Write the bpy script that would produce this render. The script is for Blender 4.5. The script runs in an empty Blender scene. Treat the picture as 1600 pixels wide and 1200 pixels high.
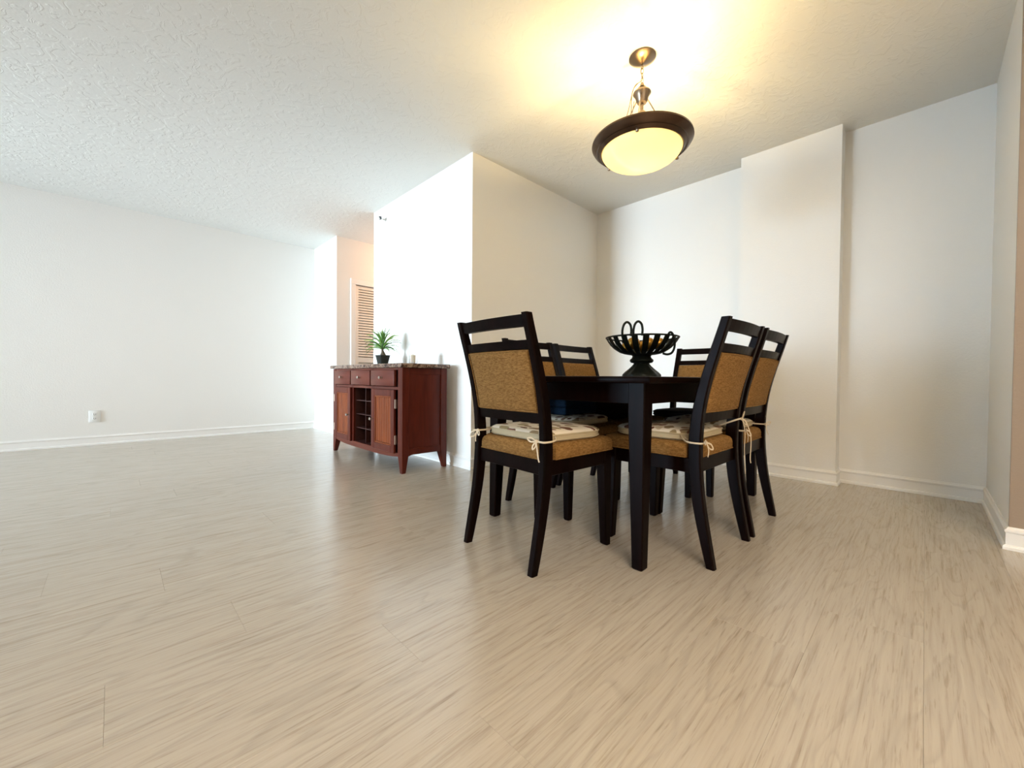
import bpy, bmesh, math, random
import numpy as np
from mathutils import Vector, Matrix
random.seed(4)
SC = bpy.context.scene
COL = SC.collection
PI = math.pi

# ------------------------------------------------------------ camera
def make_camera():
    yaw, pitch, roll, f, h = math.radians(45.5565), math.radians(.9073), math.radians(.4858), 633.26, .745
    F = Vector((math.cos(yaw)*math.cos(pitch), math.sin(yaw)*math.cos(pitch), -math.sin(pitch)))
    rt = Vector((math.sin(yaw), -math.cos(yaw), 0)); up = rt.cross(F)
    R = rt*math.cos(roll) + up*math.sin(roll)
    U = up*math.cos(roll) - rt*math.sin(roll)
    cam = bpy.data.cameras.new('camera'); cam.sensor_width = 36; cam.lens = f/1600*36
    cam.clip_start = .05
    o = bpy.data.objects.new('camera', cam); COL.objects.link(o)
    m = Matrix((R, U, -F)).transposed().to_4x4(); m.translation = (0, 0, h)
    o.matrix_world = m
    SC.camera = o
make_camera()

# ------------------------------------------------------------ world, daylight, exposure
SC.view_settings.view_transform = 'Standard'
SC.view_settings.look = 'None'
SC.view_settings.gamma = 1
SC.view_settings.use_curve_mapping = False
SC.view_settings.exposure = 0.0
W = bpy.data.worlds.new('sky'); SC.world = W; W.use_nodes = True
W.node_tree.nodes['Background'].inputs[0].default_value = (.58, .78, 1, 1)
W.node_tree.nodes['Background'].inputs[1].default_value = 17
def area(name, loc, rot, sx, sy, power, col):
    l = bpy.data.lights.new(name, 'AREA'); l.shape = 'RECTANGLE'; l.size = sx; l.size_y = sy
    l.energy = power; l.color = col
    o = bpy.data.objects.new(name, l); COL.objects.link(o); o.location = loc; o.rotation_euler = rot
    return o
WX = -7.5                       # window wall, behind the camera
WY0, WY1, WZ1 = 3.4, 5.95, 2.35   # the opening of its sliding door
dl = area('daylight', (WX-.12, (WY0+WY1)/2, WZ1/2+.03), (0, -PI/2, 0), WZ1-.05, WY1-WY0-.05, 116, (.72, .87, 1))
dl.data.spread = math.radians(42)

# ------------------------------------------------------------ materials
def mat(name, col=(.8, .8, .8), rough=.5, metal=0, spec=.5):
    m = bpy.data.materials.new(name); m.use_nodes = True
    b = m.node_tree.nodes['Principled BSDF']
    b.inputs['Base Color'].default_value = (*col, 1); b.inputs['Roughness'].default_value = rough
    b.inputs['Metallic'].default_value = metal; b.inputs['Specular IOR Level'].default_value = spec
    return m
def nd(m, kind, **kw):
    n = m.node_tree.nodes.new(kind)
    for k, v in kw.items():
        if k in n.inputs: n.inputs[k].default_value = v
        else: setattr(n, k, v)
    return n
def lk(m, a, b): m.node_tree.links.new(a, b)
def coords(m, scale=(1, 1, 1), rnd=0):
    tc = nd(m, 'ShaderNodeTexCoord'); mp = nd(m, 'ShaderNodeMapping'); mp.inputs['Scale'].default_value = scale
    src = tc.outputs['Object']
    if rnd:
        oi = nd(m, 'ShaderNodeObjectInfo'); mul = nd(m, 'ShaderNodeVectorMath', operation='SCALE')
        cmb = nd(m, 'ShaderNodeCombineXYZ'); lk(m, oi.outputs['Random'], cmb.inputs[0]); lk(m, oi.outputs['Random'], cmb.inputs[1])
        lk(m, oi.outputs['Random'], cmb.inputs[2])
        lk(m, cmb.outputs[0], mul.inputs[0]); mul.inputs['Scale'].default_value = rnd
        add = nd(m, 'ShaderNodeVectorMath', operation='ADD'); lk(m, src, add.inputs[0]); lk(m, mul.outputs[0], add.inputs[1])
        src = add.outputs[0]
    lk(m, src, mp.inputs['Vector'])
    return mp.outputs[0]
def ramp(m, fac, stops):
    r = nd(m, 'ShaderNodeValToRGB'); e = r.color_ramp.elements
    while len(e) < len(stops): e.new(.5)
    for i, (p, c) in enumerate(stops):
        e[i].position = p; e[i].color = (*c, 1) if len(c) == 3 else c
    lk(m, fac, r.inputs[0]); return r.outputs[0]
def bump(m, h, strength, dist):
    b = nd(m, 'ShaderNodeBump', Strength=strength, Distance=dist); lk(m, h, b.inputs['Height'])
    lk(m, b.outputs[0], m.node_tree.nodes['Principled BSDF'].inputs['Normal'])
def bc(m, out): lk(m, out, m.node_tree.nodes['Principled BSDF'].inputs['Base Color'])
def wood(name, c1, c2, rough, scale=(30, 30, 2.5), rnd=7, spec=.5):
    m = mat(name, c1, rough, spec=spec)
    n = nd(m, 'ShaderNodeTexNoise', Scale=1, Detail=5, Roughness=.6, Distortion=.4)
    lk(m, coords(m, scale, rnd), n.inputs['Vector'])
    bc(m, ramp(m, n.outputs[0], [(.3, c1), (.7, c2)]))
    return m

def wall_mat(name, col, rough=.42):
    m = mat(name, col, rough, spec=.5)
    n = nd(m, 'ShaderNodeTexNoise', Scale=90, Detail=3, Roughness=.5); lk(m, coords(m), n.inputs['Vector'])
    bump(m, n.outputs[0], .25, .004)
    return m
M_wall = wall_mat('wall_paint', (.83, .81, .765))
M_wall_shade = wall_mat('shaded_wall_paint', (.33, .25, .185))  # wall colour darkened to carry the shade on the right-edge face
M_trim = mat('trim_paint', (.86, .84, .80), .3)
M_ceil = mat('ceiling_texture', (.80, .79, .745), .75)
def ceil_nodes(m):
    c = coords(m)
    n1 = nd(m, 'ShaderNodeTexNoise', Scale=12, Detail=5, Roughness=.55, Distortion=1.2); lk(m, c, n1.inputs['Vector'])
    r1 = ramp(m, n1.outputs[0], [(.50, (0, 0, 0)), (.56, (1, 1, 1))])
    n2 = nd(m, 'ShaderNodeTexNoise', Scale=70, Detail=3); lk(m, c, n2.inputs['Vector'])
    mx = nd(m, 'ShaderNodeMath', operation='MULTIPLY_ADD'); lk(m, n2.outputs[0], mx.inputs[0]); mx.inputs[1].default_value = .35
    lk(m, r1, mx.inputs[2])
    bump(m, mx.outputs[0], .27, .006)
ceil_nodes(M_ceil)

M_floor = mat('vinyl_oak_plank', (.5, .43, .34), .23, spec=.75)
def floor_nodes(m):
    oi = nd(m, 'ShaderNodeObjectInfo')
    c = coords(m, (1, 1, 1), 37)
    # long fine streaks along the plank
    mp = nd(m, 'ShaderNodeMapping'); mp.inputs['Scale'].default_value = (3.2, 95, 1); lk(m, c, mp.inputs['Vector'])
    n1 = nd(m, 'ShaderNodeTexNoise', Scale=1, Detail=6, Roughness=.62, Distortion=.35); lk(m, mp.outputs[0], n1.inputs['Vector'])
    # cathedral grain: bands bent by a broad noise
    mp2 = nd(m, 'ShaderNodeMapping'); mp2.inputs['Scale'].default_value = (.9, 6, 1); lk(m, c, mp2.inputs['Vector'])
    n2 = nd(m, 'ShaderNodeTexNoise', Scale=1.1, Detail=2, Roughness=.4, Distortion=.6); lk(m, mp2.outputs[0], n2.inputs['Vector'])
    mul = nd(m, 'ShaderNodeMath', operation='MULTIPLY'); lk(m, n2.outputs[0], mul.inputs[0]); mul.inputs[1].default_value = 11
    fr = nd(m, 'ShaderNodeMath', operation='FRACT'); lk(m, mul.outputs[0], fr.inputs[0])
    r2 = ramp(m, fr.outputs[0], [(0, (.35, .35, .35)), (.12, (1, 1, 1)), (.8, (.85, .85, .85)), (1, (.35, .35, .35))])
    # short dark pores
    mp3 = nd(m, 'ShaderNodeMapping'); mp3.inputs['Scale'].default_value = (9, 150, 1); lk(m, c, mp3.inputs['Vector'])
    n3 = nd(m, 'ShaderNodeTexNoise', Scale=1, Detail=3, Roughness=.6); lk(m, mp3.outputs[0], n3.inputs['Vector'])
    base = ramp(m, n1.outputs[0], [(.28, (.37, .310, .248)), (.46, (.475, .417, .343)), (.75, (.525, .468, .393))])
    mx = nd(m, 'ShaderNodeMix', data_type='RGBA', blend_type='MULTIPLY'); mx.inputs[0].default_value = .17
    lk(m, base, mx.inputs[6]); lk(m, r2, mx.inputs[7])
    pores = ramp(m, n3.outputs[0], [(.30, (.62, .58, .54)), (.43, (1, 1, 1))])
    mx2 = nd(m, 'ShaderNodeMix', data_type='RGBA', blend_type='MULTIPLY'); mx2.inputs[0].default_value = .55
    lk(m, mx.outputs[2], mx2.inputs[6]); lk(m, pores, mx2.inputs[7])
    hs = nd(m, 'ShaderNodeHueSaturation')
    v = nd(m, 'ShaderNodeMapRange'); lk(m, oi.outputs['Random'], v.inputs[0]); v.inputs[3].default_value = .985; v.inputs[4].default_value = 1.012
    lk(m, v.outputs[0], hs.inputs['Value']); lk(m, mx2.outputs[2], hs.inputs['Color'])
    bc(m, hs.outputs[0])
    bump(m, n1.outputs[0], .12, .001)
floor_nodes(M_floor)

M_esp = wood('espresso_wood', (.0018, .0007, .0006), (.0062, .0018, .0014), .34, spec=.06)
M_cherry = wood('cherry_wood', (.058, .0085, .005), (.105, .019, .010), .32, (24, 24, 2.2), spec=.25)
M_cherry_y = wood('cherry_wood_across', (.070, .012, .007), (.125, .027, .014), .32, (24, 2.2, 24), spec=.3)
M_panel = wood('lighter_cherry_board', (.115, .024, .007), (.22, .054, .014), .35, (30, 40, 3), spec=.2)
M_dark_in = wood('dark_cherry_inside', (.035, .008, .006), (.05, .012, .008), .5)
M_chrome = mat('satin_nickel', (.62, .60, .56), .28, 1)
M_brass = mat('brushed_hinge', (.75, .62, .5), .3, 1)
M_brown_metal = mat('dark_bronze_metal', (.085, .050, .030), .26, .75)
M_black_iron = mat('black_green_iron', (.009, .012, .009), .42, .55)
M_gold = mat('antique_gold', (.42, .22, .035), .34, .75)
M_plate = mat('white_plastic', (.78, .77, .74), .35)
M_slot = mat('dark_slot', (.05, .05, .05), .6)

def fabric(name, c1, c2, sc=420):
    m = mat(name, c1, .9, spec=.15)
    n = nd(m, 'ShaderNodeTexNoise', Scale=sc, Detail=2); c = coords(m, (1, 1, 1)); lk(m, c, n.inputs['Vector'])
    n2 = nd(m, 'ShaderNodeTexNoise', Scale=1, Detail=3); lk(m, coords(m, (60, 60, 260)), n2.inputs['Vector'])
    ad = nd(m, 'ShaderNodeMath', operation='ADD'); lk(m, n.outputs[0], ad.inputs[0]); lk(m, n2.outputs[0], ad.inputs[1])
    hf = nd(m, 'ShaderNodeMath', operation='MULTIPLY'); lk(m, ad.outputs[0], hf.inputs[0]); hf.inputs[1].default_value = .5
    bc(m, ramp(m, hf.outputs[0], [(.40, c1), (.60, c2)]))
    bump(m, hf.outputs[0], .4, .002)
    return m
M_tan = fabric('tan_woven_upholstery', (.155, .076, .020), (.315, .172, .058))
M_tie = mat('cream_cotton_tape', (.66, .56, .42), .9, spec=.1)
M_piping = mat('cream_piping', (.50, .42, .28), .9, spec=.1)
M_cush = mat('cream_leaf_print', (.74, .66, .54), .9, spec=.1)
def cush_nodes(m):
    c = coords(m, (1, 1, .3), 3)
    n = nd(m, 'ShaderNodeTexNoise', Scale=9, Detail=2); lk(m, c, n.inputs['Vector'])
    ad = nd(m, 'ShaderNodeVectorMath', operation='MULTIPLY_ADD'); lk(m, n.outputs['Color'], ad.inputs[0])
    ad.inputs[1].default_value = (.06, .06, 0); lk(m, c, ad.inputs[2])
    mp = nd(m, 'ShaderNodeMapping'); mp.inputs['Scale'].default_value = (12, 26, 12); mp.inputs['Rotation'].default_value = (0, 0, .7)
    lk(m, ad.outputs[0], mp.inputs['Vector'])
    v = nd(m, 'ShaderNodeTexVoronoi', Scale=1.0); v.inputs['Randomness'].default_value = .85; lk(m, mp.outputs[0], v.inputs['Vector'])
    mask = ramp(m, v.outputs['Distance'], [(.42, (1, 1, 1)), (.46, (0, 0, 0))])
    sep = nd(m, 'ShaderNodeSeparateColor'); lk(m, v.outputs['Color'], sep.inputs[0])
    leaf = ramp(m, sep.outputs[0], [(0, (.12, .05, .035)), (.3, (.20, .09, .06)), (.5, (.30, .24, .13)), (.72, (.22, .12, .08)), (1, (.60, .50, .36))])
    mx = nd(m, 'ShaderNodeMix', data_type='RGBA'); lk(m, mask, mx.inputs[0]); mx.inputs[6].default_value = (.74, .66, .54, 1)
    lk(m, leaf, mx.inputs[7]); bc(m, mx.outputs[2])
cush_nodes(M_cush)

M_marble = mat('brown_marble', (.2, .14, .1), .25)
def marble_nodes(m):
    c = coords(m)
    n = nd(m, 'ShaderNodeTexNoise', Scale=28, Detail=6, Roughness=.7, Distortion=1.5); lk(m, c, n.inputs['Vector'])
    bc(m, ramp(m, n.outputs[0], [(.38, (.02, .010, .008)), (.48, (.11, .062, .045)), (.57, (.23, .15, .105)), (.68, (.48, .37, .28))]))
marble_nodes(M_marble)

M_leaf = mat('green_leaf', (.10, .22, .045), .45)
n_ = nd(M_leaf, 'ShaderNodeObjectInfo'); bc(M_leaf, ramp(M_leaf, n_.outputs['Random'], [(0, (.055, .15, .035)), (.6, (.13, .28, .05)), (1, (.30, .46, .12))]))
M_trunk = wood('plant_trunk', (.05, .035, .02), (.12, .09, .05), .8, (60, 60, 60))
M_pot = mat('black_pot', (.02, .022, .018), .5)
M_soil = mat('dark_soil', (.04, .028, .018), .9)
M_wax = mat('ivory_wax', (.80, .72, .58), .5); M_wax.node_tree.nodes['Principled BSDF'].inputs['Subsurface Weight'].default_value = .2
M_glass = mat('clear_glass', (1, 1, 1), .02)
M_glass.node_tree.nodes['Principled BSDF'].inputs['Transmission Weight'].default_value = 1
M_glass.node_tree.nodes['Principled BSDF'].inputs['IOR'].default_value = 1.3
M_blue = fabric('blue_cloth', (.003, .012, .028), (.006, .022, .046), 200)
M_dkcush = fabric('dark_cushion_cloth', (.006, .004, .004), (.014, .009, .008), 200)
M_louver = mat('louver_paint', (.90, .87, .82), .4)

# frosted lamp glass: lit by the bulbs behind it and glowing
M_nickel = mat('antique_nickel', (.30, .235, .175), .30, 1)
M_lglass = mat('frosted_lamp_glass', (.80, .66, .36), .35)
def lg(m):
    t = m.node_tree; out = t.nodes['Material Output']; p = t.nodes['Principled BSDF']
    tr = nd(m, 'ShaderNodeBsdfTranslucent'); tr.inputs[0].default_value = (.75, .68, .44, 1)
    ms = nd(m, 'ShaderNodeMixShader'); ms.inputs[0].default_value = .42
    lk(m, p.outputs[0], ms.inputs[1]); lk(m, tr.outputs[0], ms.inputs[2])
    em = nd(m, 'ShaderNodeEmission'); em.inputs[0].default_value = (1, .90, .55, 1); em.inputs[1].default_value = .25
    ad = nd(m, 'ShaderNodeAddShader'); lk(m, ms.outputs[0], ad.inputs[0]); lk(m, em.outputs[0], ad.inputs[1])
    lk(m, ad.outputs[0], out.inputs[0])
lg(M_lglass)
M_bulb = mat('bulb', (1, 1, 1)); M_bulb.node_tree.nodes['Principled BSDF'].inputs['Emission Color'].default_value = (1, .8, .45, 1)
M_bulb.node_tree.nodes['Principled BSDF'].inputs['Emission Strength'].default_value = 6

# ------------------------------------------------------------ mesh helpers
class MB:
    def __init__(s): s.v = []; s.f = []
    def add(s, vs, fs):
        n = len(s.v); s.v += [tuple(v) for v in vs]; s.f += [tuple(i+n for i in f) for f in fs]; return s
    def box(s, x0, x1, y0, y1, z0, z1, bev=0, seg=1):
        if bev <= 0:
            vs = [(x, y, z) for z in (z0, z1) for y in (y0, y1) for x in (x0, x1)]
            return s.add(vs, [(0, 2, 3, 1), (4, 5, 7, 6), (0, 1, 5, 4), (2, 6, 7, 3), (0, 4, 6, 2), (1, 3, 7, 5)])
        bm = bmesh.new(); bmesh.ops.create_cube(bm, size=1)
        for v in bm.verts:
            v.co = ((x0+x1)/2+v.co.x*(x1-x0), (y0+y1)/2+v.co.y*(y1-y0), (z0+z1)/2+v.co.z*(z1-z0))
        bmesh.ops.bevel(bm, geom=bm.edges[:], offset=bev, segments=seg, affect='EDGES', profile=.5)
        bm.verts.index_update(); s.add([v.co[:] for v in bm.verts], [[v.index for v in f.verts] for f in bm.faces]); bm.free()
        return s
    def loft(s, secs, cap=True, closed=False):
        n = len(secs[0]); vs = [p for sec in secs for p in sec]; fs = []
        m = len(secs)
        for i in range(m if closed else m-1):
            j = (i+1) % m
            for k in range(n):
                l = (k+1) % n; fs.append((i*n+k, i*n+l, j*n+l, j*n+k))
        if cap and not closed:
            fs.append(tuple(range(n))[::-1]); fs.append(tuple((m-1)*n+k for k in range(n)))
        return s.add(vs, fs)
    def tube(s, pts, r, n=8, closed=False, flat=1.0):
        P = [Vector(p) for p in pts]; m = len(P); secs = []
        up = None
        for i in range(m):
            if closed: t = P[(i+1) % m]-P[i-1]
            else: t = P[min(i+1, m-1)]-P[max(i-1, 0)]
            t.normalize()
            if up is None:
                up = Vector((0, 0, 1)) if abs(t.z) < .9 else Vector((1, 0, 0))
            a = up - t*up.dot(t); a.normalize(); up = a; b = t.cross(a)
            rr = r[i] if isinstance(r, (list, tuple)) else r
            secs.append([P[i]+a*math.cos(2*PI*k/n)*rr+b*math.sin(2*PI*k/n)*rr*flat for k in range(n)])
        return s.loft(secs, closed=closed)
    def lathe(s, prof, cx=0, cy=0, n=32, close=False):
        secs = [[(cx+max(r, 1e-4)*math.cos(2*PI*k/n), cy+max(r, 1e-4)*math.sin(2*PI*k/n), z) for k in range(n)] for r, z in prof]
        return s.loft(secs, cap=not close, closed=close)
    def build(s, name, m, parent=None, off=(0, 0, 0), smooth=False, kind=None):
        me = bpy.data.meshes.new(name)
        me.from_pydata([(v[0]-off[0], v[1]-off[1], v[2]-off[2]) for v in s.v], [], s.f)
        bm = bmesh.new(); bm.from_mesh(me); bmesh.ops.recalc_face_normals(bm, faces=bm.faces); bm.to_mesh(me); bm.free()
        me.materials.append(m)
        if smooth:
            me.polygons.foreach_set('use_smooth', [True]*len(me.polygons))
            me.set_sharp_from_angle(angle=math.radians(38))
        o = bpy.data.objects.new(name, me); COL.objects.link(o)
        if parent: o.parent = parent
        else: o.location = off
        if kind: o['kind'] = kind
        return o
def smooth_pts(pts, k=6, closed=False):
    P = [Vector(p) for p in pts]; n = len(P); out = []
    rng = range(n) if closed else range(n-1)
    for i in rng:
        p0 = P[i-1] if (closed or i > 0) else P[0]; p1 = P[i]; p2 = P[(i+1) % n]
        p3 = P[(i+2) % n] if (closed or i+2 < n) else P[-1]
        for j in range(k):
            t = j/k
            out.append(.5*((2*p1)+(p2-p0)*t+(2*p0-5*p1+4*p2-p3)*t*t+(3*p1-p0-3*p2+p3)*t**3))
    if not closed: out.append(P[-1])
    return out
def tag(o, label=None, cat=None, group=None, kind=None):
    if label: o['label'] = label
    if cat: o['category'] = cat
    if group: o['group'] = group
    if kind: o['kind'] = kind
    return o
def empty(name, loc, rz=0):
    o = bpy.data.objects.new(name, None); COL.objects.link(o); o.location = loc; o.rotation_euler = (0, 0, rz)
    o.empty_display_size = .1
    return o
def copy_tree(o, parent=None):
    c = o.copy(); COL.objects.link(c)
    if parent: c.parent = parent
    for ch in list(o.children): copy_tree(ch, c)
    return c
def rrect(cx, cy, w, d, ch, f):      # eight-cornered section through f(u, v)
    a, b = w/2, d/2
    pts = [(a-ch, -b), (a, -b+ch), (a, b-ch), (a-ch, b), (-a+ch, b), (-a, b-ch), (-a, -b+ch), (-a+ch, -b)]
    return [f(cx+p[0], cy+p[1]) for p in pts]

# ------------------------------------------------------------ measured room
H = 2.54
XP, YP = 2.045, 2.553        # corner of the white partition block
YPF = 4.273                  # its far end at the hall
YL, XS, YH = 6.10, 2.036, 5.298
XB, XC = 3.796, 3.646        # dining back wall, pier face
YC0, YC1 = 1.078, .436
YR, XE = -.272, 2.839        # right wall and its free edge
XHALL = 5.6
YK = -3.0

def slab(name, boxes, m, label):
    b = MB()
    for q in boxes: b.box(*q)
    o = b.build(name, m); return tag(o, label, kind='structure')

slab('wall_left', [(WX-.15, XS, YL, YL+.15, 0, H)], M_wall, 'long white wall with the outlet on the left of the room')
slab('wall_hall', [(XS, 2.283, YH, YL+.15, 0, H), (2.283, 3.75, YH, YL+.15, 1.957, H), (3.75, XHALL, YH, YL+.15, 0, H), (2.283, 3.75, YH+.3, YL+.15, 0, 1.957)],
     M_wall, 'white wall of the hallway around the louvered door')
slab('wall_partition', [(XP, XHALL, YP, YPF, 0, H)], M_wall, 'bright white partition block behind the cherry cabinet')
slab('wall_back', [(XB, XB+.15, YR-.1, YP, 0, H)], M_wall, 'cream wall behind the dining table')
slab('wall_pier', [(XC, XB, YC1, YC0, 0, H)], M_wall, 'shallow pier standing out of the wall behind the dining table')
slab('wall_right', [(XE+.02, XB+.15, YK, YR, 0, H)], M_wall, 'short cream wall at the right end of the dining room')
slab('wall_kitchen', [(XE, XE+.02, YK, YR, 0, H)], M_wall_shade, 'wall face with its shade painted in, just round the corner at the right edge')
slab('wall_hall_end', [(XHALL, XHALL+.15, YPF, YH, 0, H)], M_wall, 'wall closing the far end of the hallway')
slab('wall_near', [(WX-.15, XE, YK-.15, YK, 0, H)], M_wall, 'wall on the kitchen side, out of view')
slab('wall_front', [(WX-.15, WX, YK, WY0, 0, H), (WX-.15, WX, WY1, YL, 0, H), (WX-.15, WX, WY0, WY1, WZ1, H)], M_wall,
     'wall with the sliding door opening behind the camera')
slab('ceiling', [(WX-.15, XHALL+.15, YK-.15, YL+.15, H, H+.12)], M_ceil, 'cream knockdown textured ceiling')
w = MB()
for y in (WY0, (WY0+WY1)/2, WY1): w.box(WX-.10, WX-.04, y-.03, y+.03, 0, WZ1)
w.box(WX-.10, WX-.04, WY0, WY1, WZ1-.05, WZ1).box(WX-.10, WX-.04, WY0, WY1, 0, .03)
tag(w.build('window_1', M_trim), 'white frame of the sliding balcony door behind the camera', kind='structure')

# floor: each vinyl plank its own object over a base slab
fl = MB().box(WX-.15, XHALL+.15, YK-.15, YL+.15, -.06, -.006).build('floor', M_floor)
tag(fl, 'pale greige wood-look vinyl plank floor', kind='structure')
PW, PL = .229, 1.52
pm = {}
def plank(x0, x1, y0, y1):
    L_ = round(x1-x0, 3); Wd = round(y1-y0, 3)
    if (L_, Wd) not in pm:
        g = .00015; b = .0003
        vs = []
        for (dx, z) in ((g, -.006), (g, -b), (g+b, 0)):
            vs += [(dx, dx, z), (L_-dx, dx, z), (L_-dx, Wd-dx, z), (dx, Wd-dx, z)]
        fs = [(8, 9, 10, 11)]
        for i in (0, 4):
            for k in range(4): fs.append((i+k, i+(k+1) % 4, i+4+(k+1) % 4, i+4+k))
        me = bpy.data.meshes.new('plank'); me.from_pydata(vs, [], fs); me.materials.append(M_floor)
        pm[(L_, Wd)] = me
    o = bpy.data.objects.new('plank', pm[(L_, Wd)]); COL.objects.link(o); o.parent = fl; o.location = (x0, y0, 0)
def xmax(y0, y1):
    r = XE+.02
    if y1 > YR: r = max(r, XB+.05)
    if y1 > YPF and y0 < YH: r = XHALL
    if y0 > YP-.001 and y1 <= YPF: r = XP+.05
    if y0 >= YH: r = XS+.05
    return r
y = YPF+.06
rows = [.906+PW*i for i in range(-18, 24)]
far = MB()
offs = [0, .61, .27, .93, 1.22, .45, 1.07, .77]
for i, y0 in enumerate(rows):
    y1 = min(y0+PW, YL+.05)
    if y0 < YK-.2 or y0 > YL: continue
    xr = xmax(y0, y1)
    vis = y1 > -1.6
    x = .57-PL*6 + (0 if i == 18 else offs[i % 8]*(1 if i != 18 else 0))
    while x < xr:
        a, b = max(x, WX), min(x+PL, xr)
        if b-a > .03:
            if vis and b > -1.25: plank(a, b, y0, y1)
            else: far.box(a+.0004, b-.0004, y0+.0004, y1-.0004, -.006, 0)
        x += PL
far.build('planks_behind_camera', M_floor, fl, kind='stuff')

# baseboards: moulded profile swept with mitred corners
PROF = [(0, 0), (.019, 0), (.019, .012), (.016, .019), (.010, .022), (.010, .074), (.014, .079), (.014, .087), (.008, .092), (.005, .100), (0, .100)]
def baseboard(name, pts, label, m=M_trim):
    P = [Vector((x, y)) for x, y in pts]; secs = []
    for i, p in enumerate(P):
        d0 = (P[i]-P[i-1]).normalized() if i > 0 else None
        d1 = (P[i+1]-P[i]).normalized() if i+1 < len(P) else None
        n0 = Vector((d0.y, -d0.x)) if d0 else None; n1 = Vector((d1.y, -d1.x)) if d1 else None   # right-hand side is the room
        if n0 and n1:
            mm = n0+n1; mm = mm/mm.dot(n0)
        else: mm = n0 or n1
        secs.append([(p.x+mm.x*t, p.y+mm.y*t, z) for t, z in PROF])
    b = MB().loft(secs); return tag(b.build(name, m), label, kind='structure')
baseboard('baseboard_left', [(WX, YL), (XS, YL), (XS, YH), (2.215, YH)], 'white moulded baseboard along the long left wall')
baseboard('baseboard_dining', [(XHALL, YPF), (XP, YPF), (XP, YP), (XB, YP), (XB, YC0), (XC, YC0), (XC, YC1), (XB, YC1), (XB, YR), (XE, YR), (XE, YK)],
          'white moulded baseboard around the partition and the dining room')

# louvered closet door in the hall wall
dr = empty('door_1', (2.283, YH, 0)); tag(dr, 'white louvered bifold closet door in the hallway', kind='structure')
D = (2.283, YH, 0)
SX = [(2.283, 3.015), (3.018, 3.75)]
slat_me = None
for (a, b) in SX:
    for (x0, x1) in ((a+.003, a+.045), (b-.045, b-.003)):
        MB().box(x0, x1, YH+.012, YH+.04, .01, 1.95, .002).build('stile', M_louver, dr, D)
    for (z0, z1) in ((.01, .15), (.93, 1.0), (1.91, 1.95)):
        MB().box(a+.045, b-.045, YH+.014, YH+.038, z0, z1, .002).build('rail', M_louver, dr, D)
    zs = list(np.arange(1.893, 1.01, -.0345))+list(np.arange(.91, .16, -.0345))
    for z in zs:
        if slat_me is None:
            sb = MB(); t = .6
            y0, y1 = YH+.017, YH+.030
            vs = [(a+.045, y0, z-.016), (b-.045, y0, z-.016), (b-.045, y1, z+.008), (a+.045, y1, z+.008)]
            vs += [(v[0], v[1]+.004, v[2]+.003) for v in vs]
            sb.add(vs, [(0, 1, 2, 3), (4, 5, 6, 7), (0, 1, 5, 4), (1, 2, 6, 5), (2, 3, 7, 6), (3, 0, 4, 7)])
            o = sb.build('slat', M_louver, dr, (a, YH, z)); slat_me = o.data
        else:
            o = bpy.data.objects.new('slat', slat_me); COL.objects.link(o); o.parent = dr
        o.location = (a-D[0], 0, z)
tb = MB()
for (x0, x1, z0, z1) in ((2.213, 2.280, 0, 1.958), (3.753, 3.82, 0, 1.958), (2.213, 3.82, 1.958, 2.03)):
    tb.box(x0, x1, YH-.016, YH, z0, z1, .004)
tag(tb.build('trim_1', M_trim), 'white casing around the louvered door', kind='structure')

# ------------------------------------------------------------ dining table
TX0, TX1, TY0, TY1, TZ = 1.442, 2.952, .749, 1.640, .754
T = empty('dining_table', ((TX0+TX1)/2, (TY0+TY1)/2, 0)); TO = ((TX0+TX1)/2, (TY0+TY1)/2, 0)
tag(T, 'dark espresso rectangular wooden dining table in the middle of the six chairs', 'table')
MB().box(TX0-.045, TX1+.045, TY0-.045, TY1+.045, TZ-.026, TZ, .006, 2).build('tabletop', M_esp, T, TO, True)
for (x0, x1, y0, y1) in ((TX0+.07, TX1-.07, TY0+.012, TY0+.034), (TX0+.07, TX1-.07, TY1-.034, TY1-.012),
                         (TX0+.012, TX0+.034, TY0+.07, TY1-.07), (TX1-.034, TX1-.012, TY0+.07, TY1-.07)):
    MB().box(x0, x1, y0, y1, .645, TZ-.026, .002).build('apron', M_esp, T, TO)
for sx in (0, 1):
    for sy in (0, 1):
        secs = []
        for z, w_ in ((0, .038), (.006, .046), (.62, .070), (TZ-.026, .070)):
            cx = (TX0+w_/2) if sx == 0 else (TX1-w_/2); cy = (TY0+w_/2) if sy == 0 else (TY1-w_/2)
            if z == 0: cx = (TX0+.023) if sx == 0 else (TX1-.023); cy = (TY0+.023) if sy == 0 else (TY1-.023)
            secs.append(rrect(cx, cy, w_, w_, .004, lambda u, v: (u, v, z)))
        MB().loft(secs).build('leg', M_esp, T, TO)

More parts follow.
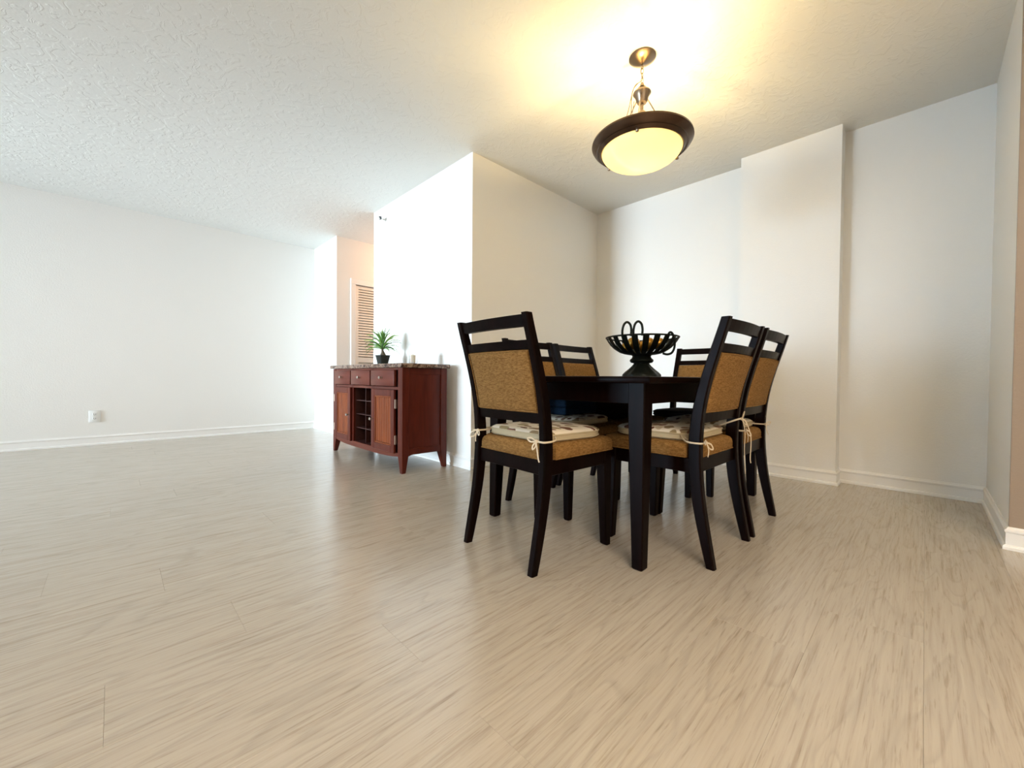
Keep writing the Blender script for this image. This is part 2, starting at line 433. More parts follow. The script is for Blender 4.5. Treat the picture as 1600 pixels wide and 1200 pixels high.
# ------------------------------------------------------------ dining chair
pz = np.array([0, .12, .234, .33, .45, .575, .67, .75, .877, .985]); pf = np.array([.033, .062, .088, .102, .108, .103, .085, .063, .025, -.010])
PF = np.polyfit(pz, pf, 5)
def yf(z): return float(np.polyval(PF, z))                       # front face of the rear post
def th(z): return float(np.interp(z, [0, .15, .35, .5, .7, .985], [.033, .042, .050, .050, .042, .033]))
HW = .2255; PWd = .034
def make_chair():
    r = empty('dining_chair', (0, 0, 0))
    for s in (-1, 1):
        secs = []
        for z in list(np.linspace(0, .985, 22)):
            w_ = PWd if z > .03 else PWd-.003
            secs.append(rrect(s*(HW-PWd/2), yf(z)-th(z)/2, w_, th(z), .005, lambda u, v: (u, v, z)))
        MB().loft(secs).build('leg', M_esp, r, smooth=True)
    for s in (-1, 1):
        secs = []
        for z, w_ in ((0, .030), (.006, .036), (.36, .050), (.425, .050)):
            ox = .229*s; fy = .490
            secs.append(rrect(ox-s*w_/2, fy-w_/2, w_, w_, .005, lambda u, v: (u, v, z)))
        MB().loft(secs).build('leg', M_esp, r, smooth=True)
    def rail(name, z0, z1, bow, t=.022, nseg=9, hx=HW-PWd+.002):
        secs = []
        for i in range(nseg):
            x = -hx+2*hx*i/(nseg-1); k = bow*(1-(x/hx)**2); sec = []
            for z, dy in ((z0, 0), (z1, 0), (z1, 1), (z0, 1)):
                yc = yf(z)-th(z)/2-k
                sec.append((x, yc+(t/2 if dy else -t/2), z))
            secs.append(sec)
        return MB().loft(secs).build(name, M_esp, r)
    rail('top_rail', .936, .979, .012); rail('middle_rail', .853, .887, .012); rail('lower_rail', .567, .607, .006)
    # upholstered back panel
    nx, nz = 14, 12; secs = []
    def ypan(x, z, sgn):
        hx = HW-PWd; u = abs(x)/hx; zz = (z-.605)/(.852-.605)
        e = min(1, (1-u)/.10)**.5 if u < 1 else 0
        e2 = min(1, max(0, min(zz, 1-zz))/.05)**.5
        k = (.012*zz+.006*(1-zz))*(1-u*u)
        return yf(z)-th(z)/2-k+sgn*(.006+.0135*min(e, e2)+(.006*(1-u*u) if sgn > 0 else .002*(1-u*u)))
    hx = HW-PWd-.001
    b = MB(); vs = []; fs = []
    us = [-hx*math.cos(PI*i/nx) for i in range(nx+1)]; zs = [.605+(.852-.605)*(1-math.cos(PI*j/nz))/2 for j in range(nz+1)]
    for sg in (-1, 1):
        o_ = len(vs)
        for z in zs:
            for x in us: vs.append((x, ypan(x, z, sg), z))
        for j in range(nz):
            for i in range(nx):
                a = o_+j*(nx+1)+i; fs.append((a, a+1, a+nx+2, a+nx+1))
    N = (nx+1)*(nz+1)
    ring = [i for i in range(nx+1)]+[j*(nx+1)+nx for j in range(1, nz+1)]+[nz*(nx+1)+i for i in range(nx-1, -1, -1)]+[j*(nx+1) for j in range(nz-1, 0, -1)]
    for i in range(len(ring)):
        p, q = ring[i], ring[(i+1) % len(ring)]; fs.append((p, q, q+N, p+N))
    bp = b.add(vs, fs).build('back_panel', M_tan, r, smooth=True)
    # welt cord round the back panel
    wp = [(x, ypan(x*.985, .612, -1)-.001, .612) for x in np.linspace(-hx+.006, hx-.006, 8)]+[(hx-.006, ypan(hx-.012, z, -1)-.001, z) for z in np.linspace(.62, .84, 8)] + \
         [(x, ypan(x*.985, .846, -1)-.001, .846) for x in np.linspace(hx-.006, -hx+.006, 8)]+[(-hx+.006, ypan(-hx+.012, z, -1)-.001, z) for z in np.linspace(.84, .62, 8)]
    MB().tube(wp, .0022, 5, closed=True).build('piping', M_tan, bp)
    # seat frame
    for s in (-1, 1):
        MB().box(s*.213-.011, s*.213+.011, .085, .452, .366, .425, .002).build('seat_rail', M_esp, r)
    MB().box(-.186, .186, .462, .486, .366, .425, .002).build('seat_rail', M_esp, r)
    MB().box(-HW+PWd-.002, HW-PWd+.002, .072, .094, .366, .425, .002).build('seat_rail', M_esp, r)
    # seat pad
    def outline(sc, z, fy=.515, hwf=.229, hwr=.190):
        P = []
        def arc(cx, cy, rr, a0, a1, n=5):
            for i in range(n): a = a0+(a1-a0)*i/(n-1); P.append((cx+rr*math.cos(a), cy+rr*math.sin(a)))
        arc(hwf-.03, fy-.03, .03, 0, PI/2); arc(-hwf+.03, fy-.03, .03, PI/2, PI)
        P.append((-hwf, .118)); P.append((-hwr, .114)); arc(-hwr+.012, .083, .012, PI, PI*1.5, 3); arc(hwr-.012, .083, .012, PI*1.5, PI*2, 3)
        P.append((hwr, .114)); P.append((hwf, .118))
        cx, cy = 0, .30
        return [(cx+(x-cx)*sc, cy+(y-cy)*sc, z) for x, y in P]
    sb = MB().loft([outline(.985, .4255), outline(1, .430), outline(1, .455), outline(.99, .468), outline(.96, .478), outline(.90, .484), outline(.5, .487), outline(.02, .487)])
    seat = sb.build('seat', M_tan, r, smooth=True)
    MB().tube(outline(1.003, .428), .0025, 5, closed=True).build('piping', M_tan, seat)
    return r
CH = [  # x, y, rotation, label
    (1.115, 1.2335, -PI/2-math.radians(2.9), 'dining chair at the near left end, its back nearest the sideboard'),
    (1.8795, .557, -math.radians(.9), 'dining chair on the right long side, the nearer of two'),
    (2.370, .556, math.radians(.9), 'dining chair on the right long side, the farther of two'),
    (1.915, 1.780, PI, 'dining chair across the table, mostly hidden behind the leftmost chair'),
    (2.413, 1.795, PI+math.radians(.5), 'dining chair across the table, just left of the iron bowl'),
    (3.172, 1.158, PI/2, 'dining chair at the far end, right of the iron bowl'),
]
chairs = [make_chair()]
for i in range(5): chairs.append(copy_tree(chairs[0]))
for o, (x, y, rz, lab) in zip(chairs, CH):
    o.location = (x, y, 0); o.rotation_euler = (0, 0, rz); tag(o, 'espresso and tan '+lab, 'chair', 'dining chairs around the table')

# ------------------------------------------------------------ seat cushions with ties
def make_cushion_body(r, pad_m=None, top_m=None, pip_m=None):
    pad_m = pad_m or M_piping; top_m = top_m or M_cush; pip_m = pip_m or M_piping
    def outline(sc, z, grow=0):
        P = []
        def arc(cx, cy, rx, ry, a0, a1, n):
            for i in range(n): a = a0+(a1-a0)*i/(n-1); P.append((cx+(rx+grow)*math.cos(a), cy+(ry+grow)*math.sin(a)))
        arc(.11, .375, .10, .11, 0, PI/2, 8); arc(-.11, .375, .10, .11, PI/2, PI, 8)
        arc(-.145, .155, .045, .045, PI, PI*1.5, 5); arc(.145, .155, .045, .045, PI*1.5, PI*2, 5)
        return [(x*sc, .29+(y-.29)*sc, z) for x, y in P]
    z = .487
    b = MB().loft([outline(.97, z), outline(.99, z+.003), outline(1, z+.010), outline(1, z+.027)])
    b.build('pad', pad_m, r, smooth=True)
    b = MB().loft([outline(1, z+.0275), outline(.985, z+.034), outline(.93, z+.040), outline(.8, z+.044), outline(.4, z+.047), outline(.01, z+.047)])
    b.build('top_cover', top_m, r, smooth=True)
    MB().tube(outline(1, z+.028, .001), .0032, 6, closed=True).build('piping', pip_m, r)
    MB().tube(outline(1, z+.008, .001), .0026, 6, closed=True).build('piping', pip_m, r)
def tie(r, s, zk, style):
    # strap from the pad round the post, knot at the inner back corner, loops and tails
    zk0 = .512
    def yb(z): return yf(z)-th(z)
    xi, xo = s*(HW-PWd-.004), s*(HW+.004)
    b = MB(); R_ = .0038
    if style == 'out':
        xk, yk = xo, yb(zk)-.004; first = [(s*.185, .150, zk0), (xi-s*.004, .118, zk0+(zk-zk0)*.4), (xi, yb(zk)-.003, zk), (xk, yk, zk)]
        second = [(s*.19, .155, zk0-.004), (s*(HW+.002), yf(zk)+.006, zk-.006), (xo+s*.002, (yf(zk)+yb(zk))/2, zk-.003), (xk, yk, zk)]
    else:
        xk, yk = xi, yb(zk)-.004; first = [(s*.185, .150, zk0), (xi-s*.003, .118, zk), (xk, yk, zk)]
        second = [(s*.19, .155, zk0-.002), (xo, yf(zk)+.005, zk+.002), (xo, yb(zk)-.003, zk), (xk, yk, zk)]
    b.tube(smooth_pts(first, 5), R_, 6, flat=.5); b.tube(smooth_pts(second, 5), R_, 6, flat=.5)
    b.lathe([(0, zk-.008), (.007, zk-.005), (.008, zk), (.007, zk+.005), (0, zk+.008)], xk, yk-.002, 8)
    K = Vector((xk, yk-.004, zk))
    def loop(dx, dz, w_):
        e = K+Vector((dx, -.012, dz)); n = Vector((-dz, 0, dx)).normalized()*w_
        m_ = K+(e-K)*.6
        b.tube(smooth_pts([K, m_+n, e, m_-n, K], 6), .0034, 6, flat=.45)
    def tail(pts): b.tube(smooth_pts([K]+[K+Vector(p) for p in pts], 5), .0034, 6, flat=.45)
    if style == 'short':
        loop(-s*.040, -.028, .010); loop(s*.045, .008, .009); tail([(-s*.01, -.006, -.03), (s*.008, -.010, -.055)])
    elif style == 'tail':
        loop(-s*.035, .008, .008); loop(-s*.006, -.030, .007); tail([(s*.012, -.006, -.03), (s*.022, -.010, -.062), (s*.028, -.010, -.075)])
    elif style == 'out':
        loop(-s*.012, .036, .010); loop(s*.030, -.026, .009)
        tail([(s*.030, -.01, -.02), (s*.060, -.02, -.08), (s*.068, -.02, -.13), (s*.060, -.02, -.19), (s*.070, -.02, -.215)])
        tail([(s*.004, -.012, -.06), (s*.000, -.012, -.14), (s*.012, -.012, -.23), (s*.020, -.012, -.26)])
    else:
        loop(s*.040, -.030, .012); loop(-s*.03, -.016, .008); tail([(s*.006, -.006, -.03), (0, -.010, -.05)])
    b.build('tie', M_tie, r, smooth=True)
CU = ['on the chair nearest the sideboard', 'on the nearer right chair, tied with bows', 'on the farther right chair',
      'under the folded blue cloth', 'on the chair across the table left of the iron bowl', 'on the chair right of the iron bowl']
ST = [(('plain', .505), ('tail', .500)), (('short', .490), ('out', .560)), (('short', .50), ('short', .50)), (('short', .50), ('tail', .50)), (('tail', .50), ('short', .50)), (('short', .50), ('tail', .50))]
for i, ((x, y, rz, _), lab) in enumerate(zip(CH, CU)):
    if i == 4: continue                       # nothing of it shows in the photograph
    r = empty('seat_cushion', (x, y, 0), rz)
    tag(r, ('dark seat cushion ' if i == 5 else 'cream leaf-print seat cushion ')+lab, 'cushion', 'seat cushions on the dining chairs')
    if i == 0: make_cushion_body(r); body0 = list(r.children)
    elif i == 5: make_cushion_body(r, M_dkcush, M_dkcush, M_dkcush); continue
    else:
        for ch in body0: copy_tree(ch, r)
    # seen from behind the chair: local -x is its left
    tie(r, -1, ST[i][0][1], ST[i][0][0]); tie(r, 1, ST[i][1][1], ST[i][1][0])

# folded blue cloth on the hidden chair
bc_ = empty('folded_cloth', (1.96, 1.50, .535)); BO = (1.96, 1.50, .535)
tag(bc_, 'folded dark blue cloth lying on a chair seat, seen under the tabletop', 'cloth')
for k in range(2):
    z0 = .535+k*.0435; j = .003*(k % 2)
    MB().box(1.805+j, 2.115-j, 1.41+j, 1.59, z0, z0+.043, .009, 3).build('fold', M_blue, bc_, BO, True)

# dark bag on the next seat, seen only as a black shape under the tabletop
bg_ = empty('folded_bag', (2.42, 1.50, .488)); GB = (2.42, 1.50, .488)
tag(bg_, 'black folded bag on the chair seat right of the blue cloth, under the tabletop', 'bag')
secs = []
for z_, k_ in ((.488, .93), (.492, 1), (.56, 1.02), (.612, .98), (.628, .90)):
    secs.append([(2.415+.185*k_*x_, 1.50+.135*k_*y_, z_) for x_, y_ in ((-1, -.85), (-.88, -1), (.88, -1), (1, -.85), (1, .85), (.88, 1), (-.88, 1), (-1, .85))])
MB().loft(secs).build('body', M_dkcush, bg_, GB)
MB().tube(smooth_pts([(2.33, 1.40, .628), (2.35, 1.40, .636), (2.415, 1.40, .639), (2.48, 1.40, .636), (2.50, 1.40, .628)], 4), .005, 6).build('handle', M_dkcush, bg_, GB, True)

# ------------------------------------------------------------ iron bowl on the table
BX, BY = 2.150, 1.137
bw = empty('fruit_bowl', (BX, BY, TZ)); O = (BX, BY, TZ)
tag(bw, 'black iron pedestal bowl of upright straps with ring handles on the table', 'bowl')
b = MB(); n = 48; secs = []
for r_, z_, fl_ in ((.100, 0, 0), (.106, .004, .3), (.104, .014, .8), (.090, .028, 1), (.068, .046, 1), (.050, .064, .8), (.042, .076, .4), (.044, .080, 0)):
    secs.append([(BX+(r_+.0045*fl_*math.cos(10*2*PI*k/n))*math.cos(2*PI*k/n), BY+(r_+.0045*fl_*math.cos(10*2*PI*k/n))*math.sin(2*PI*k/n), TZ+z_) for k in range(n)])
b.loft(secs); b.build('pedestal', M_black_iron, bw, O, True)
MB().lathe([(.040, TZ+.078), (.058, TZ+.082), (.066, TZ+.092), (.062, TZ+.102), (.054, TZ+.107), (.050, TZ+.118), (.056, TZ+.126), (.050, TZ+.128), (.02, TZ+.128)], BX, BY, 40).build('collar', M_black_iron, bw, O, True)
def bprof(t):   # from the collar out to the rim
    P = [(.045, .126), (.085, .130), (.120, .142), (.152, .164), (.178, .191), (.196, .222)]
    x = t*(len(P)-1); i = min(int(x), len(P)-2); f_ = x-i
    return (P[i][0]*(1-f_)+P[i+1][0]*f_, P[i][1]*(1-f_)+P[i+1][1]*f_)
NS = 21
for k in range(NS):
    a = 2*PI*(k+.5)/NS; secs = []
    for j in range(9):
        r_, z_ = bprof(j/8); hw_ = .0135+.0025*j/8 if j > 3 else .010+.0035*j/3
        c, s_ = math.cos(a), math.sin(a)
        secs.append([(BX+(r_+d)*c-w_*s_, BY+(r_+d)*s_+w_*c, TZ+z_-(.0015 if d > 0 else -.0015)) for w_, d in ((-hw_, 0), (hw_, 0), (hw_, .003), (-hw_, .003))])
    MB().loft(secs).build('strap', M_black_iron, bw, O)
ringp = [(BX+.198*math.cos(2*PI*k/48), BY+.198*math.sin(2*PI*k/48), TZ+.224) for k in range(48)]
MB().tube(ringp, .0048, 8, closed=True).build('rim', M_black_iron, bw, O, True)
MB().lathe([(.0, TZ+.1285), (.075, TZ+.129), (.078, TZ+.133), (.0, TZ+.132)], BX, BY, 32).build('bowl_floor', M_black_iron, bw, O, True)
vdir = Vector((math.cos(math.radians(45.56)), math.sin(math.radians(45.56)), 0)); rdir = Vector((vdir.y, -vdir.x, 0))
def P3(u, v, z): return Vector((BX, BY, TZ))+rdir*u+vdir*v+Vector((0, 0, z))
for u in (-.128, -.078):        # two upright wire loops, left in the picture
    v = -math.sqrt(.198**2-u*u)
    pts = [P3(u-.022, v+.008, .218), P3(u-.024, v, .25), P3(u-.016, v, .279), P3(u, v, .292), P3(u+.017, v, .279), P3(u+.023, v, .25), P3(u+.020, v-.003, .218)]
    MB().tube(smooth_pts(pts, 6), .0062, 8).build('handle', M_black_iron, bw, O, True)
pts = [P3(.080, -.178, .222), P3(.088, -.186, .236), P3(.102, -.184, .228), P3(.114, -.180, .195), P3(.118, -.172, .158), P3(.108, -.162, .130), P3(.088, -.152, .122), P3(.068, -.142, .128)]
MB().tube(smooth_pts(pts, 6), .0062, 8).build('handle', M_black_iron, bw, O, True)
gp = [(-.066, -.062, .036), (.010, -.085, .034), (.078, -.046, .036), (.006, .005, .036), (-.070, .040, .036), (.060, .066, .036)]
GL = ['left in the iron bowl, behind a strap', 'at the front middle of the iron bowl, lowest seen', 'right in the iron bowl, behind a strap',
      'at the centre of the iron bowl', 'at the far left of the iron bowl', 'at the far right of the iron bowl']
for (u, v, r_), lab in zip(gp, GL):
    rr = math.hypot(u, v)+r_*.45
    zb = .134+r_
    if rr > .10: zb = max(zb, .150+r_+(.018 if r_ > .04 else .0))
    p = P3(u, v, zb)
    prof = [(r_*math.sin(PI*i/12)*(1-.06*math.cos(PI*i/12)), p.z-r_*math.cos(PI*i/12)) for i in range(13)]
    g = MB().lathe(prof, p.x, p.y, 20).build('decorative_ball', M_gold, None, (p.x, p.y, p.z), True)
    tag(g, 'gold coloured decorative ball '+lab, 'ornament', 'gold balls in the iron bowl')

# ------------------------------------------------------------ cherry cabinet
CX0, CX1, CY0, CY1, CZ = 1.563, 1.975, 2.785, 4.148, .849
cab = empty('sideboard', ((CX0+CX1)/2, (CY0+CY1)/2, 0)); CO = ((CX0+CX1)/2, (CY0+CY1)/2, 0)
tag(cab, 'cherry red wooden sideboard with marble top, drawers and wine rack against the white partition', 'cabinet')
MB().box(CX0-.025, CX1+.018, CY0-.022, CY1+.024, CZ-.034, CZ, .007, 2).build('countertop', M_marble, cab, CO, True)['label'] = 'brown marble top slab'
zt = CZ-.035
for sx in (0, 1):
    for sy in (0, 1):
        secs = []
        for z, w_, d_ in ((0, .030, .030), (.004, .034, .034), (.135, .068, .058), (.16, .070, .060), (zt, .070, .060)):
            cx = CX0+d_/2 if sx == 0 else CX1-d_/2; cy = CY0+w_/2 if sy == 0 else CY1-w_/2
            secs.append(rrect(cx, cy, d_, w_, .003, lambda u, v: (u, v, z)))
        MB().loft(secs).build('leg', M_cherry, cab, CO)
for s, y0 in ((0, CY0+.012), (1, CY1-.030)):
    MB().box(CX0+.058, CX1-.058, y0, y0+.018, .135, zt, 0).build('side_panel', M_cherry, cab, CO)
    MB().box(CX0+.058, CX1-.058, y0-.006 if s == 0 else y0+.01, y0+.008 if s == 0 else y0+.024, zt-.05, zt, .002).build('side_rail', M_cherry, cab, CO)
    # arched bottom rail of the side
    secs = []
    for i in range(9):
        x = CX0+.056+(CX1-CX0-.112)*i/8; u = abs(i-4)/4; zb = .148-.022*u**3
        a, b2 = (y0-.006, y0+.008) if s == 0 else (y0+.010, y0+.024)
        secs.append([(x, a, zb), (x, b2, zb), (x, b2, .185), (x, a, .185)])
    MB().loft(secs).build('side_rail', M_cherry, cab, CO)
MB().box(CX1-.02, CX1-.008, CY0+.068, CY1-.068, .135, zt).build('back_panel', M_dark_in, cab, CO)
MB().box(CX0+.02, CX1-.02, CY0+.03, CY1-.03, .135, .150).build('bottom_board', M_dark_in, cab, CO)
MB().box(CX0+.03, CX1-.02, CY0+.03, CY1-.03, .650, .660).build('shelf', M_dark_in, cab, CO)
# face frame
YA, YB_ = CY0+.068, CY1-.068
def frame(y0, y1, z0, z1, m=M_cherry_y): MB().box(CX0+.004, CX0+.024, y0, y1, z0, z1, .001).build('face_rail', m, cab, CO)
frame(YA, YB_, .798, zt); frame(YA, YB_, .642, .664)
secs = []
for i in range(13):
    yv = YA+(YB_-YA)*i/12; u = abs(i-6)/6; zb = .102+.022*u**4
    secs.append([(CX0+.004, yv, zb), (CX0+.024, yv, zb), (CX0+.024, yv, .150), (CX0+.004, yv, .150)])
MB().loft(secs).build('bottom_rail', M_cherry_y, cab, CO)
for (a, b2) in ((3.276, 3.296), (3.680, 3.700)):
    MB().box(CX0+.004, CX0+.024, a, b2, .150, zt, .001).build('stile', M_cherry, cab, CO)
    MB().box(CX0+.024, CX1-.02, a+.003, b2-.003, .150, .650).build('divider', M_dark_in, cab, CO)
def knob(parent, y, z, x=CX0-.018):
    b = MB(); secs = []
    for dx, r_ in ((0, .006), (.010, .005), (.014, .008), (.018, .0125), (.024, .013), (.028, .009), (.0285, .001)):
        secs.append([(x-dx, y+r_*math.cos(2*PI*k/14), z+r_*math.sin(2*PI*k/14)) for k in range(14)])
    b.loft(secs).build('knob', M_chrome, parent, CO, True)
DW = [(2.885, 3.284), (3.306, 3.688), (3.708, 4.072)]
for (a, b2) in DW:
    d = MB().box(CX0-.018, CX0+.006, a, b2, .669, .797, .004, 2).build('drawer', M_cherry_y, cab, CO, True)
    knob(d, (a+b2)/2, .736)
for (a, b2, ky, hy) in ((2.885, 3.272, 3.250, 2.872), (3.706, 4.072, 3.735, None)):
    d = empty('door', (0, 0, 0)); d.parent = cab; d.location = (0, 0, 0)
    z0, z1 = .146, .641; F_ = .052
    fr = MB()
    fr.box(CX0-.018, CX0+.003, a, a+F_, z0, z1, .003).box(CX0-.018, CX0+.003, b2-F_, b2, z0, z1, .003)
    fr.box(CX0-.018, CX0+.003, a+F_, b2-F_, z1-F_, z1, .003).box(CX0-.018, CX0+.003, a+F_, b2-F_, z0, z0+F_, .003)
    fr.build('door_frame', M_cherry, d, CO)
    # raised moulding and beadboard panel
    ml = MB()
    for (p, q, r0, r1) in ((a+F_, a+F_+.012, z0+F_, z1-F_), (b2-F_-.012, b2-F_, z0+F_, z1-F_)): ml.box(CX0-.014, CX0-.002, p, q, r0, r1, .002)
    for (r0, r1) in ((z0+F_, z0+F_+.012), (z1-F_-.012, z1-F_)): ml.box(CX0-.014, CX0-.002, a+F_+.012, b2-F_-.012, r0, r1, .002)
    ml.build('moulding', M_panel, d, CO)
    ya, yb_ = a+F_+.013, b2-F_-.013; nb = 7; wb = (yb_-ya)/nb
    for k in range(nb):
        MB().box(CX0-.008, CX0+.002, ya+k*wb+.0008, ya+(k+1)*wb-.0008, z0+F_+.012, z1-F_-.012, .003).build('board', M_panel, d, CO)
    knob(d, ky, .390)
    for zc in (.532, .251):
        yy = hy if hy else 4.085
        MB().box(CX0-.014, CX0+.004, yy, yy+.010, zc-.036, zc+.036, .002).build('hinge', M_brass, d, CO)
# wine rack lattice
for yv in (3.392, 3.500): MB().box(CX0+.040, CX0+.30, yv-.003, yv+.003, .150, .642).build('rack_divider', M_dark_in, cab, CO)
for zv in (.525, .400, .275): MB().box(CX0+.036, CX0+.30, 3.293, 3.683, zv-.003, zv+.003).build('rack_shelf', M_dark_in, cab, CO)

# ------------------------------------------------------------ things on the cabinet
PX, PY = 1.82, 3.612
pl = empty('potted_plant', (PX, PY, CZ)); PO = (PX, PY, CZ)
tag(pl, 'small spiky green plant in a black pot on the marble top of the sideboard', 'plant')
b = MB(); secs = []
for z, a_ in ((0, .036), (.003, .038), (.085, .052), (.088, .054), (.098, .055), (.098, .049), (.088, .047)):
    secs.append(rrect(PX, PY, a_*2, a_*2, .012, lambda u, v: (u, v, CZ+z)))
b.loft(secs).build('pot', M_pot, pl, PO, True)
MB().box(PX-.045, PX+.045, PY-.045, PY+.045, CZ+.08, CZ+.091, .004).build('soil', M_soil, pl, PO)
tp = [(PX, PY, CZ+.088), (PX+.002, PY, CZ+.100), (PX, PY, CZ+.125), (PX-.003, PY, CZ+.145), (PX, PY+.002, CZ+.175), (PX, PY, CZ+.21)]
MB().tube(smooth_pts(tp, 3), [.030, .031, .031, .028, .024, .020, .016, .014, .012, .011, .011, .011, .010, .009, .009, .008], 10).build('trunk', M_trunk, pl, PO, True)
rl = random.Random(11)
for k in range(58):
    a = k*2.39996+rl.uniform(-.15, .15); t0 = k/57
    lift = .05+1.40*t0**.85+rl.uniform(-.1, .1); L_ = rl.uniform(.15, .20)*(.82 if t0 > .85 else 1); base = CZ+.150+.055*t0
    secs = []; N_ = 8; x_ = .007; z_ = base; ang = min(1.5, lift+.15); tl = rl.uniform(-1, 1); droop = (1.5 if t0 < .75 else .7)*rl.uniform(.75, 1.2)
    for j in range(N_+1):
        t = j/N_; wd = .0058*math.sin(PI*min(1, .18+t*.82))**.7+.0005
        ca, sa = math.cos(a), math.sin(a)
        def q(w_, dz): return (PX+x_*ca-w_*sa, PY+x_*sa+w_*ca, z_+dz+w_*tl)
        secs.append([q(-wd, .0035), q(0, 0), q(wd, .0035), q(0, .0014)])
        step = L_/N_; x_ += step*math.cos(ang); z_ += step*math.sin(ang); ang -= droop/N_*(.5+t)
    MB().loft(secs).build('leaf', M_leaf, pl, PO, True)

GX, GY = 1.79, 3.015
cn = empty('candle_glass', (GX, GY, CZ)); GO = (GX, GY, CZ)
tag(cn, 'clear glass tumbler holding an ivory candle on the sideboard right of the plant', 'candle holder')
MB().lathe([(.0, CZ), (.031, CZ), (.034, CZ+.004), (.035, CZ+.112), (.0325, CZ+.112), (.0315, CZ+.010), (0, CZ+.008)], GX, GY, 28).build('glass', M_glass, cn, GO, True)
MB().lathe([(0, CZ+.0105), (.021, CZ+.0105), (.022, CZ+.014), (.022, CZ+.078), (.018, CZ+.080), (0, CZ+.077)], GX, GY, 24).build('candle', M_wax, cn, GO, True)
MB().tube([(GX, GY, CZ+.077), (GX, GY, CZ+.086), (GX+.001, GY, CZ+.092)], .0012, 5).build('wick', M_slot, cn, GO)

# ------------------------------------------------------------ pendant lamp
LX, LY, LZ = 2.114, 1.137, 2.035
lp = empty('pendant_lamp', (LX, LY, H)); LO = (LX, LY, H)
tag(lp, 'bronze ringed pendant lamp with frosted glass bowl hanging lit over the table', 'lamp')
MB().lathe([(0, H), (.070, H), (.073, H-.006), (.066, H-.012), (.052, H-.020), (.030, H-.030), (.012, H-.036), (0, H-.038)], LX, LY, 36).build('canopy', M_nickel, lp, LO, True)
c = MB(); zc = H-.036; k = 0
while zc > 2.385:
    pts = []
    for j in range(12):
        a = 2*PI*j/12; u, v = .0075*math.cos(a), .0165*math.sin(a)
        pts.append((LX+(u if k % 2 == 0 else 0), LY+(0 if k % 2 == 0 else u), zc-.015+v))
    c.tube(pts, .0019, 5, closed=True); zc -= .026; k += 1
c.build('chain', M_nickel, lp, LO, True)
MB().lathe([(0, 2.395), (.010, 2.392), (.012, 2.380), (.022, 2.372), (.030, 2.355), (.046, 2.346), (.049, 2.338), (.044, 2.332), (.036, 2.318), (.030, 2.295), (.024, 2.285), (0, 2.283)], LX, LY, 32).build('hub', M_nickel, lp, LO, True)
MB().lathe([(0, 2.29), (.009, 2.285), (.009, 2.245), (.020, 2.235), (.022, 2.222), (.012, 2.214), (.008, 2.20), (.008, 2.11), (0, 2.10)], LX, LY, 20).build('stem', M_nickel, lp, LO, True)
prof = [(.212, LZ-.016), (.222, LZ-.020), (.232, LZ-.010), (.238, LZ-.004), (.246, LZ-.006), (.262, LZ+.008), (.272, LZ+.024), (.270, LZ+.034), (.258, LZ+.036), (.240, LZ+.026), (.226, LZ+.012), (.214, LZ-.004)]
MB().lathe(prof, LX, LY, 72, close=True).build('ring', M_brown_metal, lp, LO, True)
g = []
for i in range(11):
    t = i/10; g.append((.217*math.cos(t*PI/2), LZ-.010-.088*math.sin(t*PI/2)))
g2 = [(max(r_-.004, 0), z_+.004) for r_, z_ in g[::-1]]
MB().lathe(g+g2, LX, LY, 64, close=True).build('glass_bowl', M_lglass, lp, LO, True)
# three rods to the ring and the finials that hold the glass
for ang in (83, 328, 203):
    a = math.radians(ang); c_, s_ = math.cos(a), math.sin(a)
    MB().tube([(LX+.034*c_, LY+.034*s_, 2.315), (LX+.230*c_, LY+.230*s_, LZ+.020)], .0030, 8).build('rod', M_nickel, lp, LO, True)
    b = MB(); kx, ky = LX+.226*c_, LY+.226*s_
    b.lathe([(0, LZ-.036), (.008, LZ-.032), (.010, LZ-.026), (.006, LZ-.020), (.006, LZ-.010), (0, LZ-.008)], kx, ky, 12)
    b.build('finial', M_nickel, lp, LO, True)
crd = [(LX+.004, LY, H-.035), (LX-.006, LY+.006, 2.46), (LX+.006, LY+.002, 2.42), (LX-.020, LY+.030, 2.39), (LX-.030, LY+.045, 2.34), (LX-.034, LY+.060, 2.27), (LX-.036, LY+.072, 2.21), (LX-.02, LY+.05, 2.12)]
MB().tube(smooth_pts(crd, 6), .0022, 6).build('power_cord', M_nickel, lp, LO, True)
crd = [(LX-.012, LY+.018, 2.40), (LX-.030, LY+.040, 2.36), (LX-.022, LY+.052, 2.31), (LX-.034, LY+.046, 2.26), (LX-.016, LY+.058, 2.22), (LX-.030, LY+.040, 2.24), (LX-.026, LY+.034, 2.30)]
MB().tube(smooth_pts(crd, 6), .0020, 6).build('power_cord', M_nickel, lp, LO, True)
for a in (0, 2.1, 4.2):
    bx, by = LX+.065*math.cos(a), LY+.065*math.sin(a)
    MB().tube([(LX, LY, 2.115), (bx, by, 2.10), (bx, by, 2.075)], .006, 8).build('socket', M_nickel, lp, LO, True)
    MB().lathe([(0, 2.0), (.016, 2.004), (.024, 2.020), (.024, 2.036), (.014, 2.056), (.011, 2.075), (0, 2.076)], bx, by, 16).build('bulb', M_bulb, lp, LO, True)
def point(name, loc, p, col, r_, parent=None):
    l = bpy.data.lights.new(name, 'POINT'); l.energy = p; l.color = col; l.shadow_soft_size = r_
    o = bpy.data.objects.new(name, l); COL.objects.link(o); o.location = loc
    return o
for a in (0, 2.1, 4.2):
    point('lamp_light', (LX+.055*math.cos(a+1.05), LY+.055*math.sin(a+1.05), 1.992), 17, (1, .78, .40), .022)

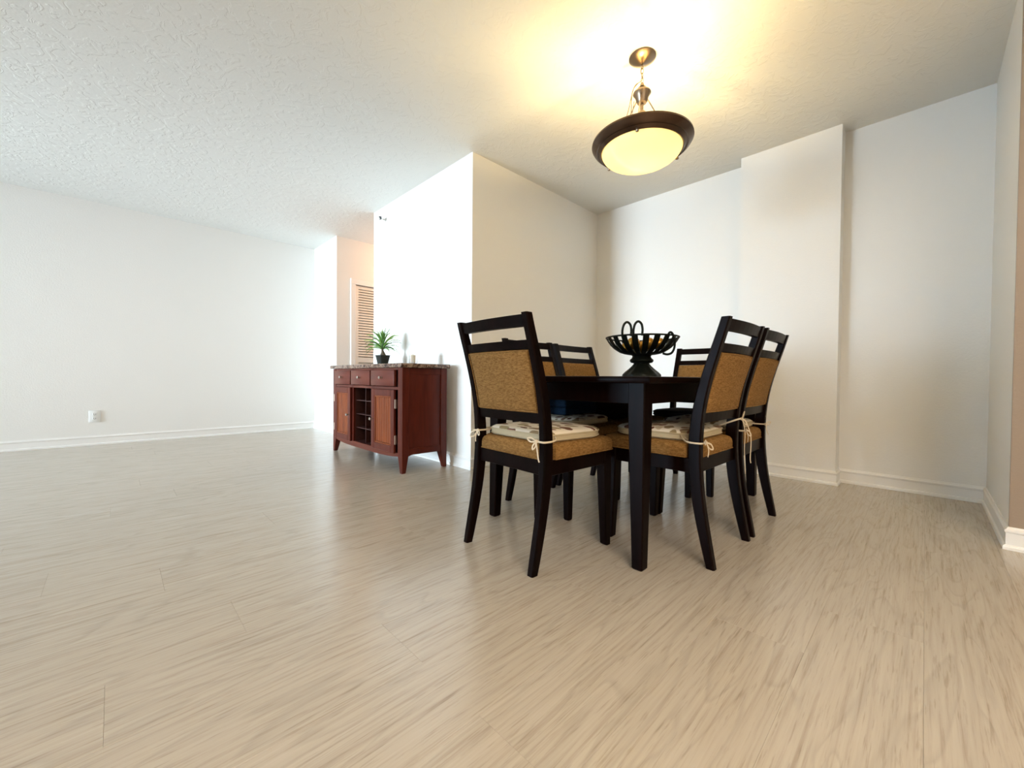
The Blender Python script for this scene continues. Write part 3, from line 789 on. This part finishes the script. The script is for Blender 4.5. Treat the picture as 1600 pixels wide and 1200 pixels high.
# unseen ceiling panel added as warm fill, right of the camera
kl = empty('ceiling_lamp', (-.6, -1.45, H)); KO = (-.6, -1.45, H)
tag(kl, 'unseen flat ceiling panel added as fill light beside the camera', 'lamp')
MB().box(-1.85, .65, -2.10, -.80, H-.03, H, .004).build('frame', M_trim, kl, KO)
area('fill_light', (-.6, -1.45, H-.045), (0, 0, 0), 2.4, 1.2, 145, (1, .83, .63))

# hall ceiling lamp, out of sight round the partition
hl = empty('ceiling_lamp', (3.1, 4.8, H)); HO = (3.1, 4.8, H)
tag(hl, 'small warm ceiling lamp in the hallway behind the partition', 'lamp')
MB().lathe([(0, H), (.14, H), (.14, H-.02), (0, H-.02)], 3.1, 4.8, 32).build('base', M_chrome, hl, HO, True)
MB().lathe([(.13, H-.02), (.12, H-.05), (.08, H-.075), (0, H-.085)], 3.1, 4.8, 32).build('shade', M_lglass, hl, HO, True)
point('hall_light', (3.1, 4.8, H-.22), 18, (1, .57, .33), .10)

# ------------------------------------------------------------ wall fittings
ol = empty('wall_outlet', (-.150, YL, .302)); OO = (-.150, YL, .302)
tag(ol, 'white electrical outlet low on the long left wall', 'outlet')
MB().box(-.193, -.107, YL-.007, YL, .240, .364, .003, 2).build('cover_plate', M_plate, ol, OO, True)
for zc in (.280, .324):
    s_ = MB().box(-.167, -.133, YL-.010, YL-.006, zc-.015, zc+.015, .002).build('socket', M_plate, ol, OO)
    MB().box(-.158, -.155, YL-.0105, YL-.009, zc-.006, zc+.007).box(-.145, -.142, YL-.0105, YL-.009, zc-.006, zc+.006).box(-.152, -.148, YL-.0105, YL-.009, zc-.012, zc-.008).build('slot', M_slot, s_, OO)
sp = empty('fire_sprinkler', (XP, 3.985, 2.384)); SO = (XP, 3.985, 2.384)
tag(sp, 'small chrome sidewall sprinkler head high on the white partition', 'sprinkler')
def xlathe(prof, y, z, n=20):
    return MB().loft([[(XP-d, y+max(r_, 1e-4)*math.cos(2*PI*k/n), z+max(r_, 1e-4)*math.sin(2*PI*k/n)) for k in range(n)] for d, r_ in prof])
xlathe([(0, .036), (.004, .036), (.010, .030), (.010, .016), (.004, .014)], 3.985, 2.384).build('escutcheon', M_plate, sp, SO, True)
xlathe([(.002, .010), (.030, .011), (.034, .007), (.040, .006)], 3.985, 2.384).build('body', M_chrome, sp, SO, True)
MB().tube([(XP-.034, 3.975, 2.384), (XP-.052, 3.974, 2.384), (XP-.062, 3.985, 2.384), (XP-.052, 3.996, 2.384), (XP-.034, 3.995, 2.384)], .0025, 6).build('frame_arm', M_chrome, sp, SO)
MB().box(XP-.068, XP-.064, 3.966, 4.004, 2.372, 2.398, .001).box(XP-.085, XP-.064, 3.968, 4.002, 2.396, 2.399, .001).build('deflector', M_slot, sp, SO)
